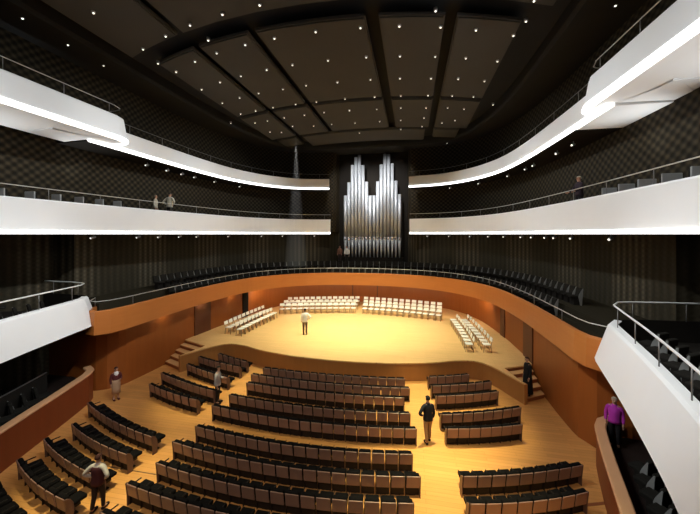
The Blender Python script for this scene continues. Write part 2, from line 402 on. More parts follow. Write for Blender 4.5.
# ------------------------------------------------------------------ stage
edge_r = [(0, 17.25), (2.3, 17.38), (3.6, 17.6), (5, 17.95), (6.4, 18.5), (7.5, 18.6), (8.2, 17.95), (8.75, 16.95), (9.15, 16.25)]
EDGE = crom([(-x, y) for x, y in reversed(edge_r)][:-1] + edge_r, .3)
wallin = [p for p in WOODW if p.y > 18.9]
st = empty('stage', (0, 0, 0), 0, 'raised pale wood concert stage with a curved front edge', 'stage')
poly = [(p.x, p.y) for p in EDGE] + [(8.72, 17.95), (10.3, 18.7)] + [(p.x, p.y) for p in reversed(wallin)] + [(-10.75, 18.7), (-8.72, 17.95)]
prism('deck', poly, .93, 1.0, M_stage, st)
sweep('apron', EDGE, [(-.03, 0), (-.03, .94), (-.2, .94), (-.2, 0)], M_apron, st)
for s, nm in ((-1, 'left'), (1, 'right')):
    sweep('riser', [Vector((s*8.65, 17.95)), Vector((s*(10.8 if s < 0 else 10.3), 18.75))], [(0, 0), (0, .95), (-.06*s, .95), (-.06*s, 0)], M_step, st)
    sweep('side_panel', [Vector((s*9.15, 16.25)), Vector((s*8.75, 17.95))], [(0, 0), (0, .94), (.08*s, .94), (.08*s, 0)], M_apron, st)
    ss = empty('stage_stairs', (0, 0, 0), 0, f'short wooden stairs up to the stage by the {nm} wall', 'stairs')
    xo = 10.32 if s == 1 else 10.86
    for k in range(4):
        y0 = 16.4 + k*.40; z1 = .2*(k+1); xl = 9.15 - (y0-16.25)*.235; x2 = xo - k*.02
        quad = [(s*xl, y0), (s*x2, y0+.72), (s*x2, 18.72), (s*8.70, 17.93)]
        lip = [(s*xl, y0-.025), (s*x2, y0+.695)] + quad[2:]
        stp = prism('step', quad, z1-.2, z1-.03, M_step, ss)
        prism('tread', lip, z1-.03, z1, M_tread, stp)
tag(box('trim_floor_joint', -6.6, -4.0, 9.20, 9.235, 0, .004, M_joint), kind='structure')
a, b = un(583, 505.5, 0), un(606, 503, 0)
sweep('trim_aisle_joint', [a.xy, b.xy], [(-.05, 0), (-.05, .006), (.05, .006), (.05, 0)], M_step)['kind'] = 'structure'
bpy.data.objects['trim_aisle_joint'].name = 'trim_floor_step'
# doors in the wood wall
def door(n, px, py, w, h, mat=M_door, depth=.06):
    q = un(px, py, 1.0)
    best = min(range(len(WOODW)), key=lambda i: (WOODW[i]-Vector((q.x, q.y))).length)
    p = WOODW[best]; nrm = normals(WOODW)[best]; a = math.atan2(nrm.y, nrm.x) + PI/2
    M = Matrix.Translation((p.x, p.y, 1.0)) @ Matrix.Rotation(a, 4, 'Z')
    d = box(f'door_{n}', -w/2, w/2, -depth, .15, 0, h, mat, None, 0, M)
    return tag(d, kind='structure')
door(1, 196, 333, 1.5, 2.1); door(2, 237, 316, .7, 2.3, M_black); door(3, 490, 336, .7, 2.2, M_door); door(4, 519, 358, 1.3, 2.2)
door(5, 351, 303, .08, 2.3); door(6, 378, 303, .08, 2.3)

# ------------------------------------------------------------------ stalls seats
def seat_proto(name, cat):
    r = empty(name, (0, 0, 0), 0, 'x', cat)
    bm = bmesh.new(); T = Matrix.Translation((0, -.22, .26)) @ Matrix.Rotation(math.radians(9), 4, 'X')
    bm_box(bm, -.2, .2, -.03, .0, .055, .445, T, .012); back = link_bm('back_shell', bm, M_shell, r)
    bm = bmesh.new(); bm_box(bm, -.198, .198, .0, .125, .05, .465, T, .045, 3); bc = link_bm('back_cushion', bm, M_uph, r, True)
    bm = bmesh.new(); bm_box(bm, -.195, .195, -.16, .29, .33, .44, None, .04, 3); sc = link_bm('seat_cushion', bm, M_uph, r, True)
    bm = bmesh.new(); bm_box(bm, -.222, -.201, -.24, .16, .52, .56, None, .008); bm_box(bm, -.218, -.205, -.2, -.05, .0, .53); ar = link_bm('armrest', bm, M_dkwood, r)
    bm = bmesh.new(); bm_box(bm, -.16, .16, -.14, .12, .25, .335); bm_box(bm, -.05, .05, -.1, .05, .0, .26); bm_box(bm, -.09, .09, -.14, .1, 0, .03); bm_box(bm, -.2, .2, -.15, -.11, .02, .33); pd = link_bm('pedestal_and_shade_panel', bm, M_dkwood, r)  # last box is a dark panel standing in for shade under the seat
    KIDS[r.name] = [back, bc, sc, ar, pd]
    return r
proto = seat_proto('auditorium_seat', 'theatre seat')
bm = bmesh.new()
prof = [(-.26, 0), (-.10, 0), (-.07, .3), (-.10, .5), (-.16, .62), (-.26, .69), (-.31, .69), (-.27, .3)]
def end_panel(x0, x1):
    n = len(prof); V = [(x0, y, z) for y, z in prof] + [(x1, y, z) for y, z in prof]
    return link_mesh('end_panel', V, [tuple(range(n)), tuple(range(n, 2*n))] + [(i, (i+1) % n, n+(i+1) % n, n+i) for i in range(n)], M_end)
ep_l, ep_r = end_panel(-.25, -.224), end_panel(.203, .23)
used = {'n': 0}
def seat_row(a, b, n, sag, label, group):
    """n seats from the left end a to the right end b (plan), bowed towards the viewer by sag, all facing the arc's centre"""
    a, b = Vector(a), Vector(b); d = b-a; t = d.normalized(); nr = Vector((-t.y, t.x))
    for i in range(n):
        u = (i+.5)/n; p = a + d*u - nr*sag*4*u*(1-u); slope = -sag*4*(1-2*u)/d.length
        ang = math.atan2(t.y, t.x) + math.atan(slope)
        lab = label(i, n)
        if used['n'] == 0: o = proto; o.location = (p.x, p.y, 0); o.rotation_euler = (0, 0, ang); o['label'] = lab; o['group'] = group
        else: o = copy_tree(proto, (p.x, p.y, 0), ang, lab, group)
        used['n'] += 1
        for k, e in ((0, ep_l), (n-1, ep_r)):
            if i == k:
                c = e.copy(); COL.objects.link(c); c.parent = o
UP = .22
def crow(a, b, n, sag, r):
    seat_row((a[0], a[1]+UP), (b[0], b[1]+UP), n, sag, lambda i, n: f'brown-backed auditorium seat, {ordn(n-1-i)} from the right aisle, {ordn(r)} row from stage, centre block', 'centre block seats')
C = [((-4.05, 16.32), (3.60, 16.45), 17, .22), ((-4.3, 15.47), (3.85, 15.5), 18, .26), ((-4.05, 14.55), (3.62, 14.55), 17, .26), ((-4.22, 13.3), (3.88, 13.33), 18, .30),
     ((-4.42, 12.33), (4.12, 12.33), 19, .36), ((-4.14, 10.9), (3.97, 10.9), 18, .36), ((-4.33, 9.94), (4.2, 9.94), 19, .4), ((-4.08, 8.93), (4.0, 8.93), 18, .36),
     ((-4.28, 8.03), (4.2, 8.0), 19, .36), ((-4.1, 7.08), (4.0, 7.05), 18, .36), ((-4.3, 6.2), (4.2, 6.2), 19, .36)]
for r, (a, b, n, s) in enumerate(C): crow((a[0]+.1, a[1]), b, n, s, r)
def lrow(a, b, n, sag, r):
    seat_row((a[0], a[1]+UP), (b[0], b[1]+UP), n, sag, lambda i, n: f'brown-backed auditorium seat, {ordn(i)} from the wall end, {ordn(r)} row from stage, left block', 'left block seats')
LB = [((-7.65, 17.72), (-5.3, 16.92), 5, .05), ((-8.5, 17.05), (-5.35, 16.2), 7, .08), ((-8.45, 15.98), (-5.25, 14.9), 7, .08), ((-8.97, 14.7), (-5.1, 13.5), 9, .1), ((-8.6, 13.52), (-5.32, 12.62), 7, .1),
      ((-9.8, 11.5), (-5.2, 10.03), 10, .16), ((-8.85, 10.1), (-5.3, 9.08), 8, .12), ((-8.9, 9.18), (-5.3, 8.1), 8, .12), ((-8.56, 8.17), (-5.35, 7.2), 7, .12), ((-8.7, 7.15), (-5.4, 6.2), 7, .12)]
for r, (a, b, n, s) in enumerate(LB): lrow((a[0]+.1, a[1]), (b[0]+.06, b[1]), n, s, r)
def rrow(a, b, n, sag, r):
    seat_row((a[0], a[1]+UP), (b[0], b[1]+UP), n, sag, lambda i, n: f'brown-backed auditorium seat, {ordn(i)} from the centre aisle, {ordn(r)} row from stage, right block', 'right block seats')
RB = [((4.79, 16.9), (6.95, 17.62), 5, .05), ((4.89, 15.94), (7.9, 17.0), 7, .08), ((5.04, 14.98), (7.97, 16.0), 7, .08), ((5.11, 13.5), (8.55, 14.72), 8, .1), ((5.24, 12.56), (8.2, 13.42), 7, .08),
      ((5.45, 10.2), (9.35, 11.45), 9, .12), ((5.47, 9.2), (8.95, 10.3), 8, .12)]
for r, (a, b, n, s) in enumerate(RB): rrow(a, (b[0]-.17, b[1]-.05), n, s, r)
for e in (ep_l, ep_r): bpy.data.objects.remove(e)

# ------------------------------------------------------------------ gallery and box seats
cs = empty('gallery_seat', (0, 0, 0), 0, 'x', 'gallery seat')
T = Matrix.Translation((0, -.2, .35)) @ Matrix.Rotation(math.radians(10), 4, 'X')
bm = bmesh.new(); bm_box(bm, -.22, .22, -.03, .08, 0, .48, T, .03); k1 = link_bm('backrest', bm, M_bseat, cs)
bm = bmesh.new(); bm_box(bm, -.22, .22, -.2, .26, .36, .46, None, .03); k2 = link_bm('seat_cushion', bm, M_bseat, cs)
V = []
for x in (-.262, -.235): V += [(x, -.24, 0), (x, -.17, 0), (x, -.09, .42), (x, -.13, .55), (x, -.265, .82), (x, -.30, .82)]
k3 = link_mesh('side_panel', V, [tuple(range(6)), tuple(range(6, 12))] + [(i, (i+1) % 6, 6+(i+1) % 6, 6+i) for i in range(6)], M_side, cs)
bm = bmesh.new(); bm_box(bm, -.2, .2, -.16, .1, 0, .37); k4 = link_bm('base', bm, M_black, cs)
KIDS[cs.name] = [k1, k2, k3, k4]
gs = {'n': 0}
def gseat(p, ang, lab, group):
    if gs['n'] == 0: cs.location = p; cs.rotation_euler = (0, 0, ang); cs['label'] = lab; cs['group'] = group
    else: copy_tree(cs, p, ang, lab, group)
    gs['n'] += 1
for off, z, nm, ym in ((-.85, 3.95, 'front', 17.0), (-1.95, 4.5, 'rear', 17.3)):
    path = [p + n*off for p, n in zip(CHOIR, normals(CHOIR)) if p.y > ym and abs(p.x) < 10.02]
    S = arclen(path)[-1]; n = int(S/.6)
    for i in range(n):
        p, d = at(path, (i+.5)*S/n)
        ang = math.atan2(d.y, d.x) - PI   # facing the hall's inside
        gseat((p.x, p.y, z), ang, f'dark gallery seat, {ordn(i)} from the left end, {nm} row above stage', f'gallery seats, {nm} row')
for s, nm in ((-1, 'left'), (1, 'right')):
    sidev = 1 if s == -1 else -1
    P1 = crom(shift([(s*x, y) for x, y in t1], -.25), .35)
    for off, z, rn, s0, s1 in ((-.95, 4.24, 'front', 7.5, 13.5), (-2.15, 4.6, 'rear', 7.5, 12.6)):
        pp = [p + n*off*sidev for p, n in zip(P1, normals(P1)) if p.y < 12.3 ]
        Sx = arclen(pp); n = int((min(Sx[-1]-.35, s1)-s0)/.62)
        for i in range(n):
            p, d = at(pp, min(Sx[-1]-.35, s1) - i*.62)
            ang = math.atan2(d.y, d.x) - PI/2 + s*.8
            gseat((p.x, p.y, z), ang, f'dark box seat, {ordn(i)} from stage end, {rn} row, {nm} white box balcony', f'{nm} box balcony seats')
        if rn == 'rear':
            q = [p + n*(-1.75)*sidev for p, n in zip(P1, normals(P1)) if p.y < 12]
            sweep('rear_tier', q, [(0, 4.2), (0, 4.6), (-1.6, 4.6), (-1.6, 4.2)], M_black, bpy.data.objects['balcony.003' if False else 'balcony'] if False else None, side=sidev)['kind'] = 'structure'
    LWp = crom(shift([(s*x, y) for x, y in lw], -.25 if s < 0 else -.5), .3)
    for off, rn in ((-.95, 'front'), (-2.1, 'rear')):
        pp = [p + n*off*sidev for p, n in zip(LWp, normals(LWp)) if p.y < 11.9]
        Sx = arclen(pp)[-1]; n = 9
        for i in range(n):
            p, d = at(pp, Sx - .5 - i*.58)
            ang = math.atan2(d.y, d.x) - PI/2 + s*.8
            gseat((p.x, p.y, .7), ang, f'dark box seat, {ordn(i)} from stage end, {rn} row behind {nm} low wall', f'{nm} stalls box seats')
        if rn == 'front':
            pt = empty('seat_partition', (0, 0, 0), 0, f'black partition behind the front box seats under the {nm} white box balcony', 'partition')
            qq = [p + n*(off-.42)*sidev for p, n in zip(LWp, normals(LWp)) if 5 < p.y < 12.2]
            sweep('panel', qq, [(0, .7), (0, 1.78), (-.05, 1.78), (-.05, .7)], M_black, pt, side=sidev)
            sweep('top_edge', qq, [(.005, 1.78), (.005, 1.81), (-.055, 1.81), (-.055, 1.78)], M_post, pt, side=sidev)
# grey backed seats on the middle and upper balconies
bs = empty('tip_up_seat', (0, 0, 0), 0, 'x', 'balcony seat')
bm = bmesh.new(); bm_box(bm, -.25, .25, -.3, -.25, .3, .93, None, .015); k1 = link_bm('back_panel', bm, M_gback, bs)
bm = bmesh.new(); bm_box(bm, -.24, .24, -.25, -.16, .4, .9, None, .03); k2 = link_bm('back_cushion', bm, M_bseat, bs)
bm = bmesh.new(); bm_box(bm, -.24, .24, -.2, .25, .36, .46, None, .03); k3 = link_bm('seat_cushion', bm, M_bseat, bs)
bm = bmesh.new(); bm_box(bm, -.2, .2, -.24, .1, 0, .37); k4 = link_bm('base', bm, M_black, bs)
KIDS[bs.name] = [k1, k2, k3, k4]; nb = 0
for s, nm, lev, X, z, ys in ((-1, 'left', 'middle', 11.25, 8.8, [8.6+.98*k for k in range(7)]), (1, 'right', 'middle', 11.25, 8.8, [9.0+.98*k for k in range(6)]),
                             (-1, 'left', 'upper', 10.35, 12.68, [7.3+.95*k for k in range(6)])):
    for i, y in enumerate(ys):
        lab = f'grey-backed balcony seat, {ordn(len(ys)-1-i)} from the organ end of the {nm} {lev} balcony row'
        if nb == 0: bs.location = (s*X, y, z); bs['label'] = lab; bs['group'] = 'balcony seats'; bs.rotation_euler = (0, 0, 0)
        else: copy_tree(bs, (s*X, y, z), 0, lab, 'balcony seats')
        nb += 1

# ------------------------------------------------------------------ white chairs on the stage
wc = empty('stage_chair', (0, 0, 0), 0, 'x', 'chair')
bm = bmesh.new(); bm_box(bm, -.205, .205, -.2, .22, .42, .47, None, .02); k = [link_bm('seat', bm, M_chair, wc)]
bm = bmesh.new(); bm_box(bm, -.205, .205, -.02, .02, .16, .40, Matrix.Translation((0, -.22, .46)) @ Matrix.Rotation(math.radians(10), 4, 'X'), .018); k.append(link_bm('backrest', bm, M_chair, wc))
for sx in (-1, 1):
    for sy in (-1, 1):
        bm = bmesh.new(); bm_cyl(bm, (sx*.21, sy*.22, 0), (sx*.18, sy*.18, .44), .018, .018, 6)
        if sy < 0: bm_cyl(bm, (sx*.18, -.2, .42), (sx*.2, -.26, .66), .015, .015, 6)
        k.append(link_bm('leg', bm, M_cleg, wc, True))
KIDS[wc.name] = k; wcn = 0
def chair_row(a, b, n, sag, lab, group):
    global wcn
    a, b = Vector(a), Vector(b); d = b-a; t = d.normalized(); nr = Vector((-t.y, t.x))
    for i in range(n):
        u = i/(n-1); p = a + d*u + nr*sag*4*u*(1-u); ang = math.atan2(t.y, t.x) + math.atan(sag*4*(1-2*u)/d.length) + PI
        l = lab(i)
        if wcn == 0: wc.location = (p.x, p.y, 1); wc.rotation_euler = (0, 0, ang); wc['label'] = l; wc['group'] = group
        else: copy_tree(wc, (p.x, p.y, 1), ang, l, group)
        wcn += 1
RN = ('front', 'middle', 'back')
G = lambda px, py: tuple(un(px, py, 1.0)[:2])
for r in range(3):
    y0 = [313.5, 309.8, 306.2][r]
    chair_row(G(282 + r*4, y0+.3), G(353.5 + r*2, y0-.7), 13, .12, lambda i: f'white stage chair, {ordn(i)} from left, {RN[r]} row of the group left of the centre gap', 'left rear stage chairs')
    chair_row(G(365 + r*.3, y0-.1), G(438.5 + r*.2, y0+7.0-r*.3), 13, .2, lambda i: f'white stage chair, {ordn(i)} from left, {RN[r]} row of the group right of the centre gap', 'right rear stage chairs')
for r in range(2):
    chair_row([G(240.5, 335.2), G(229.5, 333.2)][r], [G(273.5, 318.5), G(265.5, 315.8)][r], 10, .05, lambda i: f'white stage chair, {ordn(i)} from the stage front, {RN[r*2]} row by the left wall', 'left side stage chairs')
    chair_row([G(453.5, 325.5), G(464.5, 325.8)][r], [G(469, 351), G(486.5, 351.5)][r], 9, .05, lambda i: f'white stage chair, {ordn(8-i)} from the stage front, {RN[r*2]} row by the right wall', 'right side stage chairs')

# ------------------------------------------------------------------ organ
org = empty('pipe_organ', (0, 32.4, 4.75), 0, 'tall silver pipe organ with two stepped towers of pipes', 'organ')
box('wind_chest', -3.1, 3.1, -.35, .6, 0, .9, M_black, org)
tops = [11.9, 13.3, 15.0, 16.05, 15.85, 15.05, 13.3, 11.95]
for s in (-1, 1):
    for kx, tz in enumerate(tops):
        if s == 1 and kx == 4: tz += .15
        x = s*(.2 + .365*kx); r = .165
        bm = bmesh.new(); bm_cyl(bm, (x, -.1, 2.75), (x, -.1, tz-4.75), r, r, 14); pp = link_bm('pipe', bm, M_pipe, org, True)
        bm = bmesh.new(); bm_cyl(bm, (x, -.1, .9), (x, -.1, 2.76), .055, r, 14); link_bm('pipe_foot', bm, M_pipe, pp, True)
        bm = bmesh.new(); bm_box(bm, x-.1, x+.1, -.1-r-.015, -.1-r+.05, 2.65, 2.95, None, .02); link_bm('pipe_mouth', bm, M_mouth, pp)
box('tower_back', -3.05, 3.05, .15, .3, .9, 6.9, M_black, org)

# ------------------------------------------------------------------ spotlights under the balconies
sl = empty('spotlight', (0, 0, 0), 0, 'x', 'spotlight', 'spotlights under the balconies')
bm = bmesh.new(); bm_cyl(bm, (0, 0, -.12), (0, 0, .0), .02, .02, 6); k1 = link_bm('bracket', bm, M_post, sl)
bm = bmesh.new(); bm_cyl(bm, (0, -.08, -.13), (0, .14, -.2), .055, .065, 10); k2 = link_bm('can', bm, M_lampr, sl, True)
bm = bmesh.new(); bm_cyl(bm, (0, .135, -.198), (0, .15, -.203), .04, .04, 10); k3 = link_bm('lens', bm, M_lamp2, sl, True)
KIDS[sl.name] = [k1, k2, k3]; ns = 0
for s, nm in ((-1, 'left'), (1, 'right')):
    for t, z, lev, xs in ((t2, 7.99, 'middle', [94, 137.7, 158, 182, 198, 229, 262, 283, 315] if s == -1 else [430, 450, 470, 490, 505, 522, 533, 546, 554, 570, 609]),
                          (t3f, 12.16, 'upper', [149.6, 168, 183, 197, 215, 240] if s == -1 else [450, 480, 508, 527, 533.6, 558, 575])):
        path = crom([(s*x, y) for x, y in t], .3); nn = normals(path); sdv = 1 if s == -1 else -1
        path = [p + n*sdv*(-.75) for p, n in zip(path, nn)]
        for i, px in enumerate(xs):
            best, bd = None, 1e9
            for p in path:
                X = p.x - CX0; a = X*math.cos(YAW)+p.y*math.sin(YAW); d = -X*math.sin(YAW)+p.y*math.cos(YAW)
                if d > 1 and abs(350 + F*a/d - px) < bd: bd = abs(350 + F*a/d - px); best = p
            ang = math.atan2(1.0, s*.4) - PI/2
            k = i if s == 1 else len(xs)-1-i
            lab = f'small spotlight under the {nm} {lev} balcony, {ordn(k)} from the organ'
            if ns == 0: sl.location = (best.x, best.y, z); sl.rotation_euler = (0, 0, ang+PI*.85); sl['label'] = lab
            else: copy_tree(sl, (best.x, best.y, z), ang+PI*.85, lab)
            ns += 1

# ------------------------------------------------------------------ people
def skin_mesh(name, V, E, Rr, mat, parent, sub=1):
    me = bpy.data.meshes.new(name); me.from_pydata(V, E, [])
    o = bpy.data.objects.new(name, me); COL.objects.link(o)
    o.modifiers.new('s', 'SKIN').use_smooth_shade = True
    sv = me.skin_vertices[0].data
    seen = set(); adj = {i: [] for i in range(len(V))}
    for a, b in E: adj[a].append(b); adj[b].append(a)
    for i, r in enumerate(Rr):
        sv[i].radius = r if isinstance(r, tuple) else (r, r); sv[i].use_root = False
    for i in range(len(V)):
        if i in seen: continue
        sv[i].use_root = True; stack = [i]
        while stack:
            k = stack.pop()
            if k in seen: continue
            seen.add(k); stack += adj[k]
    m = o.modifiers.new('d', 'SUBSURF'); m.levels = sub; m.render_levels = sub
    bpy.context.view_layer.update()
    new = bpy.data.meshes.new_from_object(o.evaluated_get(bpy.context.evaluated_depsgraph_get()))
    o.modifiers.clear(); o.data = new; new.materials.clear(); new.materials.append(mat); bpy.data.meshes.remove(me)
    for p in new.polygons: p.use_smooth = True
    o.parent = parent; return o
PM = {}
def cloth(c):
    if c not in PM: PM[c] = plain('cloth', c, .8, noise=.08, scale=12, spec=.2)
    return PM[c]
def ring_loft(name, rings, mat, parent, n=16):
    """rings: (z, rx, ry, cx, cy)"""
    V = []; Fc = []
    for z, rx, ry, cx, cy in rings:
        for k in range(n):
            a = 2*PI*k/n; w = 1 + .03*math.sin(5*a)
            V.append((cx + rx*w*math.cos(a), cy + ry*w*math.sin(a), z))
    for i in range(len(rings)-1):
        for k in range(n): Fc.append((i*n+k, i*n+(k+1) % n, (i+1)*n+(k+1) % n, (i+1)*n+k))
    Fc += [tuple(range(n)), tuple((len(rings)-1)*n+k for k in range(n))]
    return link_mesh(name, V, Fc, mat, parent, True)
def person(label, loc, heading, h, top, legs, hair=(.02, .012, .008), skin=(.45, .24, .15), arms=('down', 'down'), stride=.0, vest=None, skirt=None, coat=None, shoes=(.02, .012, .01), long_hair=False, lean=0, wide=1.0, scarf=None):
    root = empty('person', loc, heading, label, 'person'); k = h/1.75; root.scale = (k, k, k)
    J = {'pel': (0, 0, .96), 'wai': (0, .0, 1.09), 'che': (0, .01+lean*.3, 1.27), 'upc': (0, lean*.6, 1.40), 'nek': (0, .012+lean*.8, 1.50), 'col': (0, .005+lean*.7, 1.455), 'hem': (0, 0, .885), 'hb': (0, .03+lean, 1.565), 'hm': (0, .035+lean, 1.645), 'ht': (0, .02+lean, 1.72)}
    Rd = {'pel': (.145, .11), 'wai': (.125, .095), 'che': (.145, .105), 'upc': (.12, .085), 'nek': .052, 'col': .062, 'hem': (.15, .115), 'hb': .066, 'hm': .086, 'ht': .058}
    E = [('pel', 'wai'), ('wai', 'che'), ('che', 'upc'), ('upc', 'nek'), ('nek', 'hb'), ('hb', 'hm'), ('hm', 'ht')]
    AE = {}; LE = {}
    for s, nm, arm in ((-1, 'l', arms[0]), (1, 'r', arms[1])):
        st = stride*s
        J['hip'+nm] = (s*.095, 0, .88); J['kne'+nm] = (s*.10, .03+st*.45, .50); J['ank'+nm] = (s*.10, -.02+st, .09+max(0, -st)*.12); J['toe'+nm] = (s*.115, .15+st, .035)
        Rd.update({'hip'+nm: .095, 'kne'+nm: .062, 'ank'+nm: .042, 'toe'+nm: .035})
        J['sho'+nm] = (s*.175*wide, lean*.6, 1.405); Rd['sho'+nm] = .062
        ex, wr, pa = {'down': ((.235, -.03, 1.13), (.235, .05, .885), (.23, .08, .80)), 'hips': ((.40, -.10, 1.18), (.215, .03, 1.03), (.165, .07, .99)),
                      'front': ((.23, .0, 1.13), (.15, .24, 1.12), (.11, .31, 1.13)), 'rail': ((.25, .12, 1.16), (.2, .33, 1.06), (.19, .41, 1.04)),
                      'back': ((.26, -.13, 1.14), (.15, -.17, .97), (.08, -.18, .93))}[arm]
        J['elb'+nm] = (s*ex[0], ex[1]+lean*.4, ex[2]); J['wri'+nm] = (s*wr[0], wr[1]+lean*.3, wr[2]); J['pal'+nm] = (s*pa[0], pa[1]+lean*.3, pa[2])
        Rd.update({'elb'+nm: .043, 'wri'+nm: .03, 'pal'+nm: (.036, .024)})
        AE[nm] = [('upc', 'sho'+nm), ('sho'+nm, 'elb'+nm), ('elb'+nm, 'wri'+nm)]
        LE[nm] = [('pel', 'hip'+nm), ('hip'+nm, 'kne'+nm), ('kne'+nm, 'ank'+nm), ('ank'+nm, 'toe'+nm)]
        E += AE[nm] + LE[nm] + [('wri'+nm, 'pal'+nm)]
    names = [n for n in J if n not in ('col', 'hem')]; idx = {n: i for i, n in enumerate(names)}
    V = [J[n] for n in names]; Rr = [Rd[n] for n in names]; EE = [(idx[a], idx[b]) for a, b in E]
    def chain(pts, rs):
        b = len(V)
        V.extend(tuple(p) for p in pts); Rr.extend(rs); EE.extend((b+i, b+i+1) for i in range(len(pts)-1))
    for s, nm in ((-1, 'l'), (1, 'r')):               # five fingers on each hand
        w, p = Vector(J['wri'+nm]), Vector(J['pal'+nm]); d = (p-w).normalized(); side = d.cross(Vector((s, 0, .2))).normalized()
        inn = d.cross(side).normalized()
        for q, (o_, ln) in enumerate(((-.028, .062), (-.010, .074), (.009, .070), (.026, .054))):
            b = p + side*o_ + d*.005
            chain([b, b + d*ln*.55 - inn*.006, b + d*ln - inn*.022], [.0095, .009, .0075])
        b = w.lerp(p, .5) + side*.026
        chain([b, b + side*.022 + d*.022, b + side*.028 + d*.055], [.011, .010, .008])
    hm = Vector(J['hm'])
    chain([hm + Vector((0, .07, .0)), hm + Vector((0, .103, -.018))], [.012, .014])      # nose
    for s in (-1, 1): chain([hm + Vector((s*.075, -.01, .01)), hm + Vector((s*.092, -.018, -.02))], [.016, .012])
    sk = (*skin,)
    if sk not in PM: PM[sk] = plain('skin', skin, .55, spec=.3)
    skin_mesh('body', V, EE, Rr, PM[sk], root)
    dark = cloth((.01, .008, .006))
    for s in (-1, 1):
        bm = bmesh.new(); bmesh.ops.create_uvsphere(bm, u_segments=8, v_segments=6, radius=.011, matrix=Matrix.Translation(hm + Vector((s*.031, .079, .012)))); link_bm('eye', bm, dark, root, True)
    bm = bmesh.new(); bm_box(bm, -.024, .024, -.006, .006, -.005, .005, Matrix.Translation(hm + Vector((0, .078, -.048))), .003); link_bm('mouth', bm, cloth((.25, .07, .05)), root)
    # hair
    bm = bmesh.new(); bmesh.ops.create_uvsphere(bm, u_segments=16, v_segments=12, radius=1)
    bmesh.ops.delete(bm, geom=[v for v in bm.verts if v.co.z < .30 and v.co.y > -.1 or v.co.z < (-.9 if long_hair else -.45)], context='VERTS')
    for v in bm.verts: v.co = Vector((v.co.x*.098, v.co.y*.112 - .012, v.co.z*(.098 if not long_hair or v.co.z > 0 else .19) + .012)) + hm
    link_bm('hair', bm, cloth(hair), root, True)
    def sub(name, edges, grow, mat, mul={}):
        nm = []; 
        for a, b in edges:
            for n in (a, b):
                if n not in nm: nm.append(n)
        ii = {n: i for i, n in enumerate(nm)}
        g = lambda n: (Rd[n][0]+grow, Rd[n][1]+grow) if isinstance(Rd[n], tuple) else Rd[n]+grow
        rr = [g(n) for n in nm]
        vv = [J[n] for n in nm]
        return skin_mesh(name, vv, [(ii[a], ii[b]) for a, b in edges], rr, mat, root)
    torso = [('hem', 'pel'), ('pel', 'wai'), ('wai', 'che'), ('che', 'upc'), ('upc', 'col')]
    sh = ring_loft('shirt', [(.865, .185, .15, 0, 0), (.96, .185, .148, 0, 0), (1.09, .162, .132, 0, 0), (1.27, .19, .148, 0, .01+lean*.3), (1.37, .185, .13, 0, .005+lean*.5),
                             (1.43, .14, .105, 0, lean*.65), (1.475, .085, .08, 0, .005+lean*.75), (1.505, .07, .07, 0, .01+lean*.8)], cloth(top), root)
    for nm in 'lr':
        sl_ = sub('sleeve', AE[nm][:], .016, cloth(top))
        bm = bmesh.new(); bm.from_mesh(sh.data); bm.from_mesh(sl_.data); bm.to_mesh(sh.data); bm.free()
        bpy.data.objects.remove(sl_)
    for p in sh.data.polygons: p.use_smooth = True
    if vest: ring_loft('waistcoat', [(1.42, .155, .12, 0, lean*.6), (1.37, .192, .14, 0, lean*.55), (1.27, .198, .156, 0, .01+lean*.3), (1.1, .172, .142, 0, 0), (.95, .198, .162, 0, 0), (.855, .198, .164, 0, 0)], cloth(vest), root)
    if scarf: ring_loft('scarf', [(1.52, .06, .06, 0, .01), (1.47, .095, .085, 0, .01), (1.40, .14, .12, 0, .02), (1.33, .12, .125, 0, .03)], cloth(scarf), root)
    if legs: sub('trousers', [('wai', 'pel')] + [e for n in 'lr' for e in LE[n][:3]], .014, cloth(legs))
    if skirt: ring_loft('skirt', [(1.08, .175, .145, 0, 0), (.9, .205, .175, 0, 0), (.6, .19, .17, 0, .01), (.36, .20, .18, 0, .01)], cloth(skirt), root)
    if coat: ring_loft('long_coat', [(1.5, .08, .08, 0, .01), (1.44, .15, .115, 0, 0), (1.38, .195, .14, 0, 0), (1.2, .2, .156, 0, 0), (1.02, .195, .16, 0, 0), (.7, .21, .19, 0, 0), (.25, .22, .21, 0, -.01), (.12, .23, .22, 0, -.01)], cloth(coat), root)
    for nm in 'lr':
        a, t = Vector(J['ank'+nm]), Vector(J['toe'+nm]); M = Matrix.Translation((a.x, a.y+.065, a.z-.045)) 
        bm = bmesh.new(); bm_box(bm, -.048, .048, -.115, .15, -.045, .035, M, .03, 2); link_bm('shoe', bm, cloth(shoes), root, True)
    return root
DEG = math.radians
def P(px, py, z): v = un(px, py, z); return (v.x, v.y, z)
person('person in white shirt with dark hair standing alone on the pale stage', P(305, 334.5, 1.0), DEG(15), 1.8, (.80, .76, .68), (.14, .09, .05), arms=('down', 'hips'), wide=1.1)
person('person in white scarf and tan skirt standing by the left wood wall', P(116, 399.5, 0), DEG(-120), 1.58, (.10, .025, .025), None, arms=('front', 'down'), skirt=(.40, .25, .15), shoes=(.10, .02, .015), long_hair=True, hair=(.03, .01, .008), scarf=(.75, .70, .68))
person('person in grey top and black trousers in the aisle left of the centre block', P(217.5, 403, 0), DEG(-75), 1.75, (.38, .35, .36), (.012, .01, .01), arms=('front', 'down'), lean=.03)
person('person in dark red waistcoat with white sleeves among the near left rows', P(98, 511, 0), DEG(8), 1.63, (.42, .37, .34), (.014, .009, .01), arms=('hips', 'hips'), vest=(.05, .012, .015), stride=.10, hair=(.04, .012, .008))
person('person in black jacket and brown trousers in the bright right aisle', P(428, 442.5, 0), DEG(25), 1.78, (.012, .013, .018), (.30, .17, .08), arms=('hips', 'down'), stride=.10, hair=(.008, .007, .008))
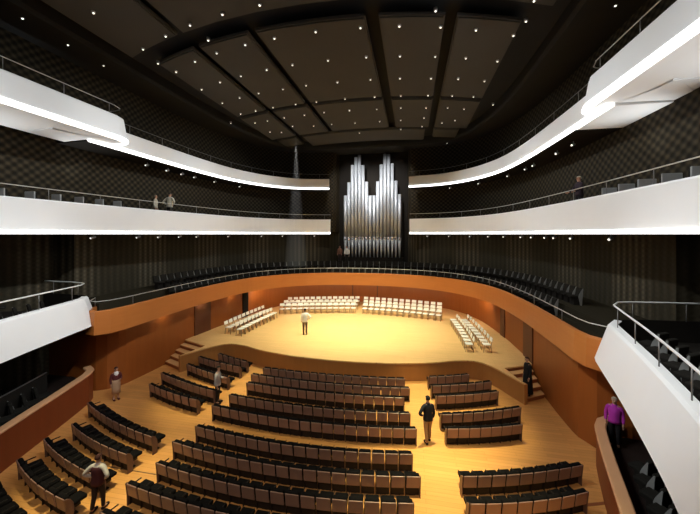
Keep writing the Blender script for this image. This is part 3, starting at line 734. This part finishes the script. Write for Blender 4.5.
person('person in long black coat standing on the right stage stairs', (9.48, 16.84, .2), DEG(100), 1.85, (.01, .009, .009), (.01, .009, .009), coat=(.01, .009, .009), hair=(.05, .02, .012))
person('person in magenta jumper with grey hair behind the right low wood wall', P(614.5, 447, .7), DEG(150), 1.72, (.36, .03, .30), (.01, .008, .009), hair=(.30, .24, .17))
person('person in pale beige shirt with hands on hips on the left middle balcony', (-11.15, 17.8, 8.8), DEG(0), 1.82, (.52, .48, .38), (.02, .018, .016), arms=('hips', 'hips'), hair=(.05, .04, .03), wide=1.15)
person('shorter person in pale clothes on the left middle balcony beside another', (-11.2, 16.7, 8.8), DEG(-60), 1.55, (.42, .38, .30), (.10, .08, .06), hair=(.22, .18, .13))
person('person in dark suit with grey hair leaning on the right middle balcony rail', (11.15, 15.6, 8.8), DEG(100), 1.72, (.03, .02, .026), (.014, .012, .012), arms=('rail', 'rail'), hair=(.55, .50, .42))
person('person in dull brown clothes standing beside the organ behind the gallery seats', (-3.25, 31.8, 5.1), DEG(180), 1.72, (.14, .07, .05), (.03, .02, .018), skin=(.4, .22, .16))
person('person in white shirt standing in front of the organ base', (-2.5, 31.75, 5.1), DEG(180), 1.7, (.62, .62, .60), (.02, .018, .016))


# ------------------------------------------------------------------ lights
def spot(loc, aim, power, ang, col=(1, .93, .80), blend=.6, r=.12):
    l = bpy.data.lights.new('hall_lamp', 'SPOT'); l.energy = power; l.spot_size = math.radians(ang); l.spot_blend = blend
    l.color = col; l.shadow_soft_size = r
    o = bpy.data.objects.new('hall_lamp', l); COL.objects.link(o); o.location = loc
    o.rotation_euler = (Vector(aim)-Vector(loc)).to_track_quat('-Z', 'Y').to_euler(); return o
W = (1, .94, .82); Y = (.95, 1, .70); K = (.92, .97, 1); Z = (1, .97, .56)
# stage
for x, y in ((-3.5, 21), (3.5, 21), (0, 23.5)): spot((x, y, 16.2), (x*.8, y+1.2, 1), 9500, 66, Y, 1)
spot((0, 18, 16.2), (0, 29, 2.5), 3000, 80, W, .9)
# stalls
for x, y, p in ((-5.4, 14, 9000), (4.7, 14, 20000), (-5.0, 8, 11000), (5, 8.5, 18000), (0, 11, 3000)): spot((x, y, 16.2), (x*1.02, y+.3, 0), p, (32 if x > 0 else 25) if x else 50, Z, 1)
for s in (-1, 1): spot((s*4, -3, 16.2), (s*2, 13, 0), 2000, 75, W, .8)
# washes on the white balconies from lamps across the hall
for y in (1, 7.5, 14, 21):
    for s in (-1, 1):
        spot((-s*2.5, y, 16.2), (s*10.5, y+1.5, 9.0), 2800, 66, K, .8)
# unseen lamps added under the gallery to brighten the wood wall
for i in range(2, 15):
    p, d = at(CHOIR, i*arclen(CHOIR)[-1]/16); n = Vector((d.y, -d.x)); p = p - n*.55; q2 = p - n*2.6
    spot((p.x, p.y, 3.25), (q2.x, q2.y, 1.6), 150 if p.y > 24 else 20, 150, (1, .86, .62), .6, .06)
# spotlights under the middle balcony, aimed at the wall behind the gallery
for s in (-1, 1):
    for x, y in ((9.9, 13), (9.8, 16.5), (9.5, 20), (8.9, 23.5), (7.4, 27), (4.8, 28.9)):
        spot((s*x, y, 7.75), (s*(x+3.2)*.99, y+1.2+(y-12)*.12, 5.2), 60, 85, (1, .93, .75), .9, .05)
# unseen lamps added above the middle balcony to brighten the upper balcony's underside
for s in (-1, 1):
    for y in (5.5, 9, 12.5): spot((s*11.9, y, 10.0), (s*11.0, y+.3, 12.4), 200, 95, K, .9, .05)
for s in (-1, 1): spot((-s*2, 5.5, 16.2), (s*10.2, 9.6, 4.6), 4200, 34, K, 1)  # ceiling washes added to brighten the box balcony fronts
# organ
for s in (-1, 1): spot((s*1.6, 26.8, 16.2), (s*1.6, 32.3, 12.6), 3400, 62, (1, .99, .98), 1, .08)
# shaft of light in the haze
q = un(296, 139, 16.25)
spot((q.x, q.y, 16.25), (q.x, q.y, 4), 4500, 11, (1, .97, .92), .5, .03)
bm = bmesh.new(); bm_cyl(bm, (q.x, q.y, 5.2), (q.x, q.y, 16.2), 1.02, .1, 20)
m, t, b = new_mat('thin_haze'); t.nodes.remove(b); v = N(t, 'ShaderNodeVolumeScatter'); v.inputs['Density'].default_value = .04
t.links.new(v.outputs[0], t.nodes['Material Output'].inputs['Volume'])
hz = link_bm('haze', bm, m); tag(hz, 'faint vertical shaft of light in haze left of the organ', 'haze', kind='stuff')

# ------------------------------------------------------------------ world and camera
w = bpy.data.worlds.new('world'); scene.world = w; w.use_nodes = True
w.node_tree.nodes['Background'].inputs[0].default_value = (.02, .018, .015, 1); w.node_tree.nodes['Background'].inputs[1].default_value = .2
cam = bpy.data.cameras.new('camera'); co = bpy.data.objects.new('camera', cam); COL.objects.link(co)
cam.sensor_width = 36; cam.lens = 36*F/700; cam.shift_y = -23/700; cam.clip_end = 200
co.location = (CX0, 0, EYE); co.rotation_euler = (PI/2, 0, YAW); scene.camera = co
scene.view_settings.view_transform = 'Standard'; scene.view_settings.look = 'None'; scene.view_settings.exposure = 0; scene.view_settings.gamma = 1
try:
    scene.cycles.use_denoising = True; scene.cycles.max_bounces = 5; scene.cycles.diffuse_bounces = 3
except Exception: pass
